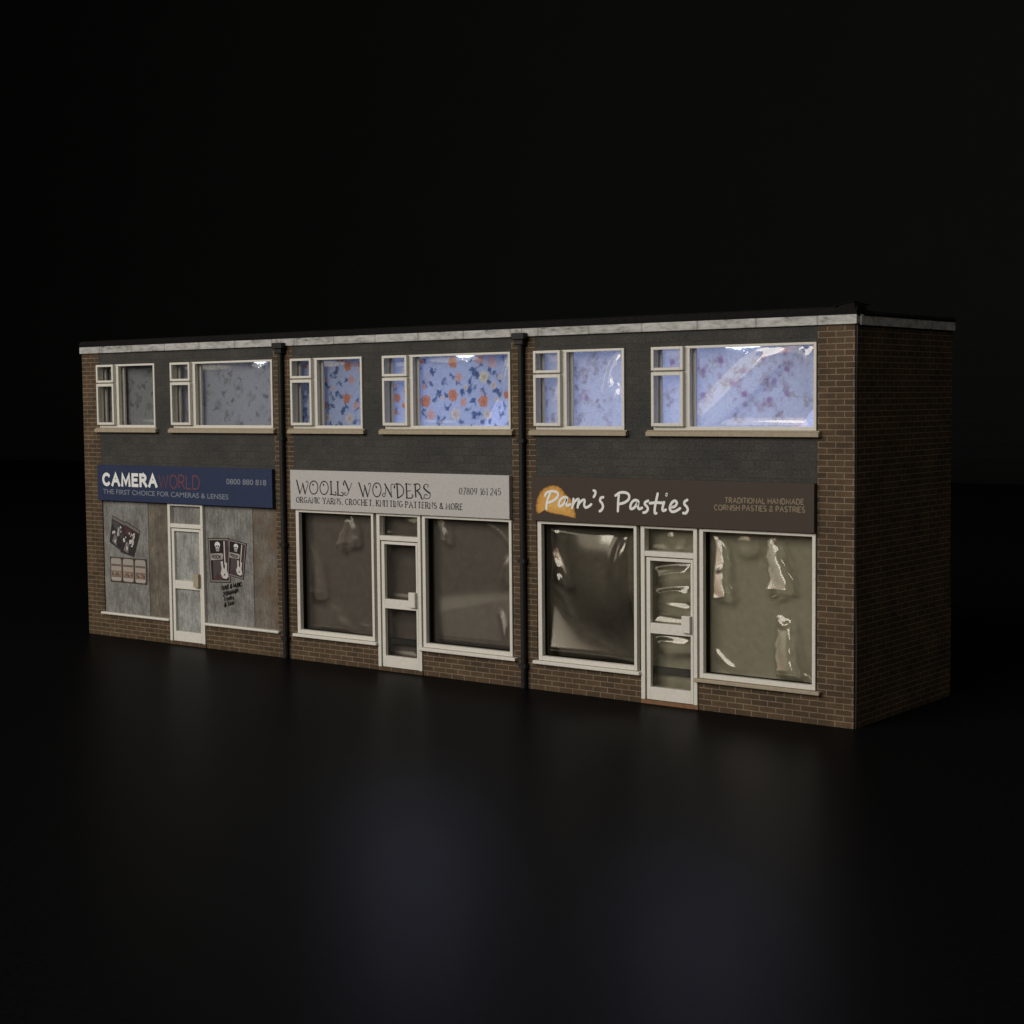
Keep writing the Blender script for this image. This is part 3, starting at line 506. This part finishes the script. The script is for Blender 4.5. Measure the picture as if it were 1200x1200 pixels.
    us = np.linspace(-lw, lw, 15); low = [95.0-r_.uniform(0, .75)*(1-abs(u/lw)**3) for u in us]
    for u0, u1, a0, a1 in zip(us[:-1], us[1:], low[:-1], low[1:]):
        q = [(lx+u0, a0), (lx+u1, a1), (lx+u1, 95.6), (lx+u0, 95.6)]
        mb.face([(x, 2.7, z) for x, z in q]); mb.face([(q[0][0], 2.7, q[0][1]), (q[0][0], 3.1, q[0][1]), (q[1][0], 3.1, q[1][1]), (q[1][0], 2.7, q[1][1])])
    mb.face([(lx-lw, 3.1, 95.6), (lx+lw, 3.1, 95.6), (lx+lw, 3.1, 94.9), (lx-lw, 3.1, 94.9)])
    for q in range(3): mb.poly(ov(lx+r_.uniform(-.5, .8)*lw*.6, 94.0-q*.35, r_.uniform(.12, .3), r_.uniform(.08, .16), 8), 2.7, None)  # ragged glowing edge and drops stand in for the LED's rippled glint
    lamp = mb.build('led_strip', MT['led'], shop)
    L = area('room_lamp', (0, 0, 0), (0, -1, 0), *[(34, 22, 1.5, (.70, .74, 1)), (60, 20, 3.1, (.51, .60, 1)), (84, 24, 2.8, (.53, .61, 1))][s])
    L.parent = lamp; L.location = Vector(([84, 66, 54][s], 34, [82, 76, 79][s]))*S
    # --- shop front
    if s == 0:
        bd = []
        for (a, b), nm, lab in (((9.3, 33.4), 'grey_board', 'grey plywood with two posters and a row of three bills'), ((33.5, 44.55), 'brown_board', 'plain brown plywood'), ((62.5, 85.4), 'grey_board', 'grey plywood with two guitar posters'), ((85.5, 97.0), 'stained_board', 'plain brown plywood with a rusty stain')):
            q = .35+.12*len(bd); mb = MB(); mb.box(a, b, q, 1.8, 8.6, 48.1); bd.append(mb.build('boarding', MT[nm], shop, label=lab, bevel=.06))
        for a, b, p in ((8.1, 44.5, bd[0]), (62.6, 98.1, bd[2])):
            mb = MB(); mb.box(a, b, -1.1, 1.6, 7.7, 8.55); mb.build('sill', MT['frame'], p, bevel=.3)
    else:
        for k, (a, b) in enumerate(((9.95, 43.4), (63.1, 96.9))):
            mb = MB(); mb.frame(a, b, 8.6, 48.05, 1.35 if not k else 1.15, .95, .8, 1.25, -.55, .9)
            sw = mb.build('shop_window', MT['frame'], shop, bevel=.1)
            mb = MB(); mb.box(a-1.5, b+(1.2 if not k else 1.5), -1.5, 1.6, 7.55, 8.5); mb.build('sill', MT['frame' if not k else 'sill'] if s == 2 else MT['frame'], sw, bevel=.15)
            FE = {(2, 0): [crease([(12.2, 46), (14, 40), (17, 35), (19.6, 29.7)], 1.2, .55), crease([(12.5, 30), (15, 28.5), (18, 24), (20, 21)], 1.2, .4), bubble(38.8, 38, 3.6, 9.5, -12, 1.5, 1.6), bubble(39.5, 41, 1.2, 3, -20, .4, 2),
                           fold((11, 27), (41, 10.5), .24, .8), facet([(12.5, 41), (12.5, 32), (18.5, 29.5), (15.5, 37)], .14, .6, 0, .5), bubble(33, 35, 13, 15, -30, 2.3, 1.5), crease([(12, 45), (14, 45.8), (15.5, 43)], .8, .4)],
                  (2, 1): [facet([(82.0, 31.5), (88.6, 33.0), (87.8, 38), (85.6, 42.5), (83.4, 47), (81.6, 46)], .165, .7, .0, .5), crease([(82.3, 30.6), (85, 31.5), (88.4, 32.6)], .5, .45), crease([(83.6, 47), (85.8, 42.6), (87.8, 38.2)], .5, .3),
                           facet([(84.4, 10), (91.5, 10), (90.2, 16), (88.6, 24), (86, 26.5), (84.2, 25)], .17, .7), crease([(84.2, 26), (86.5, 24), (88.5, 25)], .6, .4), crease([(88.4, 24), (89.6, 17), (91.3, 11.5)], .7, .4),
                           facet([(66, 29.5), (71, 29.8), (70.2, 36), (67.8, 46), (65.5, 46)], .15, .6, .055), crease([(66.5, 30), (69, 28.9), (71, 29.5)], .6, .35), crease([(67.6, 37), (69, 37.6), (70.4, 37.3)], .4, .25), crease([(66, 16), (69, 13), (73, 10.5)], .9, .5), bubble(75, 44, 3, 3, 0, .5, 2),
                           crease([(90, 14), (91.5, 12), (93, 10.5)], .8, .4)],
                  (1, 1): [bubble(92.3, 32.5, 1.9, 4.2, -15, .8, 2), crease([(91, 21), (92.5, 17), (94, 12)], .8, .5), crease([(84, 46.5), (90, 44), (95, 39)], .7, .16), facet([(68, 40), (70.5, 39.5), (69.5, 47.5), (66.5, 47.5)], .13, .6), facet([(66, 8), (97, 8), (97, 28), (66, 22)], .13, 3, 0, 0)],
                  (1, 0): [facet([(26, 36), (34, 37.5), (32, 46), (29.5, 47)], .085, .8, .205), facet([(11, 20), (19, 20), (16, 36), (11, 40)], .06, 2, 0, .1), facet([(11, 8), (32, 8), (24, 20), (11, 24)], .06, 3), crease([(34, 13), (38, 12.2), (41, 13.5)], .8, .2)]}[(s, k)]
            film(a+1.5, b-.95, 9.9, 47.3, 2.2, FE, sw, .42 if s == 2 else .3, 80+10*s+k, MT['film' if s == 2 else 'film_soft'], .35, 6 if s == 2 else 2)
        # display backing, its floor and a dark side return
        for q, (xa, xb) in enumerate(((9.4, 44.0), (44.02, 62.6), (62.62, 97))):
            mb = MB(); mb.box(xa, xb, 4.4, 5.2, 1.2, 49); mb.build('display_back', MT['dim'] if s == 1 else MT['umber' if q == 0 else 'olive'], shop)
        mb = MB(); mb.box(9.4, 97, 2.5, 4.35, 8.0, 9.6); mb.build('display_floor', MT['dark'], shop)
        for xa, xb, za in ((8.4, 9.3, 1.2), (43.6, 44.5, 9.0), (62.5, 63.2, 9.0)):
            mb = MB(); mb.box(xa, xb, 2.5, 4.35, za, 49); mb.build('display_side', MT['dark'], shop)
    # --- door
    x0, x1 = 44.65, 62.35
    mb = MB(); mb.box(x0, x0+1.25, -.5, 2.0, 1.15, 48.0); mb.box(x1-1.15, x1, -.5, 2.0, 1.15, 48.0); mb.box(x0+1.26, x1-1.16, -.45, 2.0, 39.9, 41.3); mb.box(x0+1.26, x1-1.16, -.45, 2.0, 47.35, 48.0)
    fr = mb.build('door_frame', MT['frame'], shop, bevel=.08)
    film(x0+1.3, x1-1.2, 41.3, 47.3, 1.2, [bubble(53.2, 44.8, 1.5, 2.3, 0, .45, 2)] if s == 2 else [], fr, .25, 120+s, None, .3) if s else None
    a, b = x0+1.75, x1-1.35
    mb = MB(); mb.frame(a, b, 1.25, 39.6, 1.2, .75, .85, 3.4, -.35, .9); mb.box(a+1.21, b-.76, -.33, .88, 19.2, 22.0)
    dr = mb.build('door', MT['frame'], shop, bevel=.08)
    mb = MB(); mb.box(b-2.9, b-.35, -1.5, -.36, 20.2, 24.7); mb.build('handle', MT['frame'] if s else MT['sill'], dr, bevel=.12)
    if s == 0:
        mb = MB(); mb.box(a+1.0, b-.5, .55, 1.6, 4.2, 39.2); mb.build('boarding', MT['pale_board'], dr)
        mb = MB(); mb.box(x0+1.2, x1-1.1, .9, 1.9, 41.0, 47.6); mb.build('boarding', MT['grey_board'], fr)
    else:
        wv = [bubble(53, 34.8, 11, 2.6, 9, .85, 2.2), bubble(54, 30.0, 11, 2.0, 5, .75, 2.2), bubble(53.5, 26, 11, 1.8, -4, .7, 2.2), crease([(47, 33.0), (52, 35.2), (60.5, 36.3)], .5, .3), crease([(47, 29.2), (55, 31), (60.5, 29.6)], .5, .3)] if s == 2 else []
        wl = [bubble(53.5, 16.6, 7, 2.2, 6, .9, 2.2), bubble(52, 17.6, 2.2, .6, -6, .3, 2)] if s == 2 else []
        film(a+1.15, b-.7, 22.0, 38.8, .7, wv, dr, .3, 130+s, None, .3); film(a+1.15, b-.7, 4.6, 19.2, .7, wl, dr, .3, 140+s, None, .3)
    mb = MB(); mb.box(x0-.1, x1+.1, -.35, 3.0, 0, 1.1); mb.build('step', MT['step'] if s == 2 else MT['brick'], shop)
    # --- sign
    mb = MB(); mb.box(8.8, 97.0, -1.5, .02, 48.15, 60.6)
    sg = mb.build('sign', MT[['blue', 'cream', 'brown'][s]], shop, bevel=.1)
    if s == 0:
        mb = MB(); text_strokes(mb, 'CAMERA', (12.1, 53.75), (40.5, 53.85), 3.65, 1.12, -1.53, gap=.37, ext=.52); mb.build('lettering', MT['white_ink'], sg)
        mb = MB(); text_strokes(mb, 'WORLD', (41.9, 53.3), (62.4, 53.35), 4.45, .42, -1.53, gap=.2); mb.build('lettering', MT['red_ink'], sg)
        text_sans('tagline', 'THE FIRST CHOICE FOR CAMERAS & LENSES', (11.9, 50.5), (76.4, 50.3), 1.7, -1.53, MT['grey_ink'], sg, .008)
        text_sans('phone_number', '0800 880 818', (75.6, 55.35), (94.4, 55.35), 1.8, -1.53, MT['grey_ink'], sg, .01)
    elif s == 1:
        mb = MB()
        for i, (k, P) in enumerate(WOOL): ribbon(mb, spline(P) if len(P) > 2 else P, {'k': .54, 'm': .36, 'n': .24}[k], -1.53-.006*(i % 3))
        mb.build('lettering', MT['black_ink'], sg)
        mb = MB(); text_strokes(mb, 'ORGANIC YARNS, CROCHET, KNITTING PATTERNS & MORE', (11.45, 50.4), (79.7, 50.3), 1.7, .34, -1.53, .16, gap=.34, contrast=.42); mb.build('tagline', MT['black_ink'], sg)
        mb = MB(); text_strokes(mb, '07809 161 245', (78.6, 54.8), (94.0, 54.95), 1.85, .30, -1.53, .12, gap=.24, contrast=.55); mb.build('phone_number', MT['black_ink'], sg)
    else:
        mb = MB(); cen = (19.5, 53.4); out = spline(PASTY+[PASTY[0]], 3)
        ctr = np.mean(PASTY, 0); K = len(out)-1
        lay = ((1.0, (.42, .19, .045)), (.93, (.62, .32, .07)), (.78, (.66, .36, .09)), (.5, (.72, .42, .12)))
        for j, (q, c) in enumerate(lay):
            pts = [ctr+(np.array(p)-ctr)*q*(1+(.025*math.sin(i*2.6) if j == 0 else 0)) for i, p in enumerate(out[:-1])]
            for i in range(len(pts)):
                p1, p2 = pts[i], pts[(i+1) % len(pts)]; mb.poly([tuple(ctr), tuple(p2), tuple(p1)], -1.53-.01*j, c)
        for i in range(4, 40, 4):                # crimps along the crust
            p = ctr+(np.array(out[i])-ctr)*.97; q = ctr+(np.array(out[i])-ctr)*.84; ribbon(mb, [tuple(p), tuple(q)], .18, -1.58, (.38, .17, .04))
        mb.build('pasty_emblem', MT['print'], sg, label='orange half-moon pasty picture')
        mb = MB()
        for i, P in enumerate(PAM): ribbon(mb, spline(P, 5) if len(P) > 2 else P, (.74), -1.62-.006*(i % 3))
        mb.build('lettering', MT['white_ink'], sg)
        for s_, a_, b_ in (('TRADITIONAL HANDMADE', (71.5, 55.05), (94.1, 55.3)), ('CORNISH PASTIES & PASTRIES', (68.3, 53.1), (94.4, 53.35))):
            mb = MB(); text_strokes(mb, s_, a_, b_, 1.32, .26, -1.53, gap=.26); mb.build('tagline', MT['tan_ink'], sg)

# ------------------------------------------------------------------ posters on the boarded shop
boards = [c for c in SHOPS[0].children if c.name.startswith('boarding')]
def poster(parent, name, quad, y, art, label):
    """quad = lower-left, lower-right, upper-right, upper-left (x, z); art = [(polygon in unit square, colour)]"""
    q = [np.array(p, float) for p in quad]; T = lambda u, v: tuple(q[0]*(1-u)*(1-v)+q[1]*u*(1-v)+q[2]*u*v+q[3]*(1-u)*v)
    mb = MB(); c0 = art[0][1]
    for j, (pg, c) in enumerate(art):
        mb.poly([T(u, v) for u, v in pg], y-.006*j, c)
    e = [T(u, v) for u, v in ((0, 0), (1, 0), (1, 1), (0, 1))]
    for i in range(4): mb.face([(e[i][0], y, e[i][1]), (e[i][0], y+.08, e[i][1]), (e[(i+1) % 4][0], y+.08, e[(i+1) % 4][1]), (e[(i+1) % 4][0], y, e[(i+1) % 4][1])], c0)
    return mb.build(name, MT['print'], parent, label=label)
BK, WH, MR, GY = (.016, .013, .013), (.55, .52, .50), (.070, .030, .033), (.15, .12, .115)
def guitar_poster():
    a = [(sq(0, 1, 0, 1), (.03, .02, .02)), (sq(.035, .965, .022, .978), (.24, .205, .20)), (sq(.08, .93, .05, .95), BK), (sq(.82, .92, .06, .94), MR)]
    a += [([(.37, .70), (.51, .70), (.535, .80), (.345, .80)], (.36, .33, .31)), (ov(.44, .845, .125, .07), (.70, .68, .66)), (ov(.395, .815, .036, .022, 8), BK), (ov(.485, .815, .036, .022, 8), BK), (ov(.44, .775, .014, .014, 6), BK), (sq(.38, .50, .728, .735), BK)]
    a += [([(.10, .50), (.66, .52), (.70, .64), (.60, .66), (.10, .645)], (.36, .33, .31)), ([(.18, .06), (.60, .06), (.58, .5), (.20, .5)], (.075, .06, .058)), ([(.2, .08), (.58, .08), (.40, .22)], MR)]
    a += [(sq(.735, .79, .40, .93), (.52, .49, .47)), ([(.56, .47), (.66, .49), (.68, .34), (.74, .30), (.78, .46), (.86, .44), (.84, .28), (.92, .14), (.80, .085), (.64, .10), (.54, .2), (.60, .32)], WH), (sq(.70, .76, .16, .2), BK)]
    # the word on the shirt band
    for i, L_ in enumerate('ROCK'):
        gw, st = G[L_]
        for q in st:
            for (u0, v0), (u1, v1) in zip(q[:-1], q[1:]):
                x0_, y0_, x1_, y1_ = .16+i*.115+u0*.09/max(gw, .3), .545+v0*.075, .16+i*.115+u1*.09/max(gw, .3), .545+v1*.075
                dx, dy = x1_-x0_, y1_-y0_; l = math.hypot(dx, dy)+1e-6; nx, ny = -dy/l*.011, dx/l*.008
                a.append(([(x0_+nx, y0_+ny), (x1_+nx, y1_+ny), (x1_-nx, y1_-ny), (x0_-nx, y0_-ny)], BK))
    return a
poster(boards[2], 'poster', [(64.5, 22.15), (74.5, 22.6), (74.2, 37.45), (63.6, 37.05)], .48, guitar_poster(), 'upright black poster with a white skull and guitar')
poster(boards[2], 'poster', [(72.9, 25.1), (80.7, 24.0), (82.5, 36.1), (73.9, 37.2)], .40, guitar_poster(), 'tilted black poster with a white skull and guitar')
def collage(seed, red):
    r = random.Random(seed); a = [(sq(0, 1, 0, 1), (.05, .04, .04)), (sq(.03, .97, .88, .97), (.17, .14, .13)), (sq(.03, .97, .03, .86), (.03, .025, .025))]
    a += [([(.05, .62), (.5, .6), (.55, .84), (.06, .84)], MR if red else (.07, .065, .065)), (ov(.62, .66, .15, .13, 12, .4), (.42, .38, .36)), (ov(.58, .52, .10, .16, 10, -.5), WH if red else GY), ([(.2, .1), (.55, .06), (.5, .36), (.3, .42)], (.17, .15, .145))]
    for i in range(13):
        x, y = r.uniform(.1, .88), r.uniform(.08, .8); a.append((ov(x, y, r.uniform(.03, .09), r.uniform(.03, .08), 8, r.uniform(0, 3)), r.choice([WH, WH, (.36, .33, .32), BK, (.07, .06, .06)])))
    return a
poster(boards[0], 'poster', [(12.2, 33.3), (19.2, 30.2), (22.0, 40.4), (14.3, 42.8)], .30, collage(3, False), 'tilted dark poster of white blotches')
poster(boards[0], 'poster', [(18.2, 30.0), (25.6, 28.6), (29.3, 38.0), (21.4, 41.2)], .22, collage(5, True), 'tilted dark poster with a red corner')
def rr(x0, x1, y0, y1, r_x, r_y):
    P = []
    for cx, cy, a0 in ((x1-r_x, y1-r_y, 0), (x0+r_x, y1-r_y, 90), (x0+r_x, y0+r_y, 180), (x1-r_x, y0+r_y, 270)): P += [(cx+r_x*math.cos(math.radians(a0+t)), cy+r_y*math.sin(math.radians(a0+t))) for t in (0, 30, 60, 90)]
    return P
a = [(sq(0, 1, 0, 1), (.045, .038, .034))]
for i in range(3):
    x0_, x1_ = .02+i*.332, .31+i*.332
    a += [(rr(x0_, x1_, .05, .96, .05, .1), (.30, .25, .21)), (rr(x0_+.012, x1_-.012, .70, .93, .045, .08), (.34, .30, .265)), (sq(x0_+.012, x1_-.012, .64, .72), (.13, .105, .09)), (sq(x0_+.012, x1_-.012, .46, .64), (.36, .30, .255)), (sq(x0_+.012, x1_-.012, .20, .46), (.21, .15, .115)),
          (rr(x0_+.012, x1_-.012, .07, .2, .04, .05), (.40, .36, .31))]
    for j in range(5): a.append((ov(x0_+.05+j*.048, .33+.05*math.sin(j*2.1+i), .02, .05, 8), [(.10, .06, .05), (.38, .28, .2), (.16, .09, .07)][(i+j) % 3]))
poster(boards[0], 'poster', [(12.4, 19.3), (32.3, 19.3), (32.4, 28.2), (12.4, 28.2)], .28, a, 'row of three cream and brown bills')
# --- hand-painted lines of lettering under the guitar posters
mb = MB()
for s_, a_, b_, h_ in (('1 LIVE & MUSIC', (69.9, 20.0), (79.6, 21.9), 1.15), ('2 DRUMMER', (70.7, 18.0), (77.9, 19.7), 1.05), ('1 WPN', (71.1, 16.3), (75.6, 17.1), 1.05), ('& TAXI', (71.2, 14.4), (75.6, 15.4), 1.05)):
    text_strokes(mb, s_, a_, b_, h_, .6, .555, 0, (.02, .018, .017), gap=.16)
mb.build('painted_lettering', MT['print'], boards[2], label='four lines of black hand lettering')
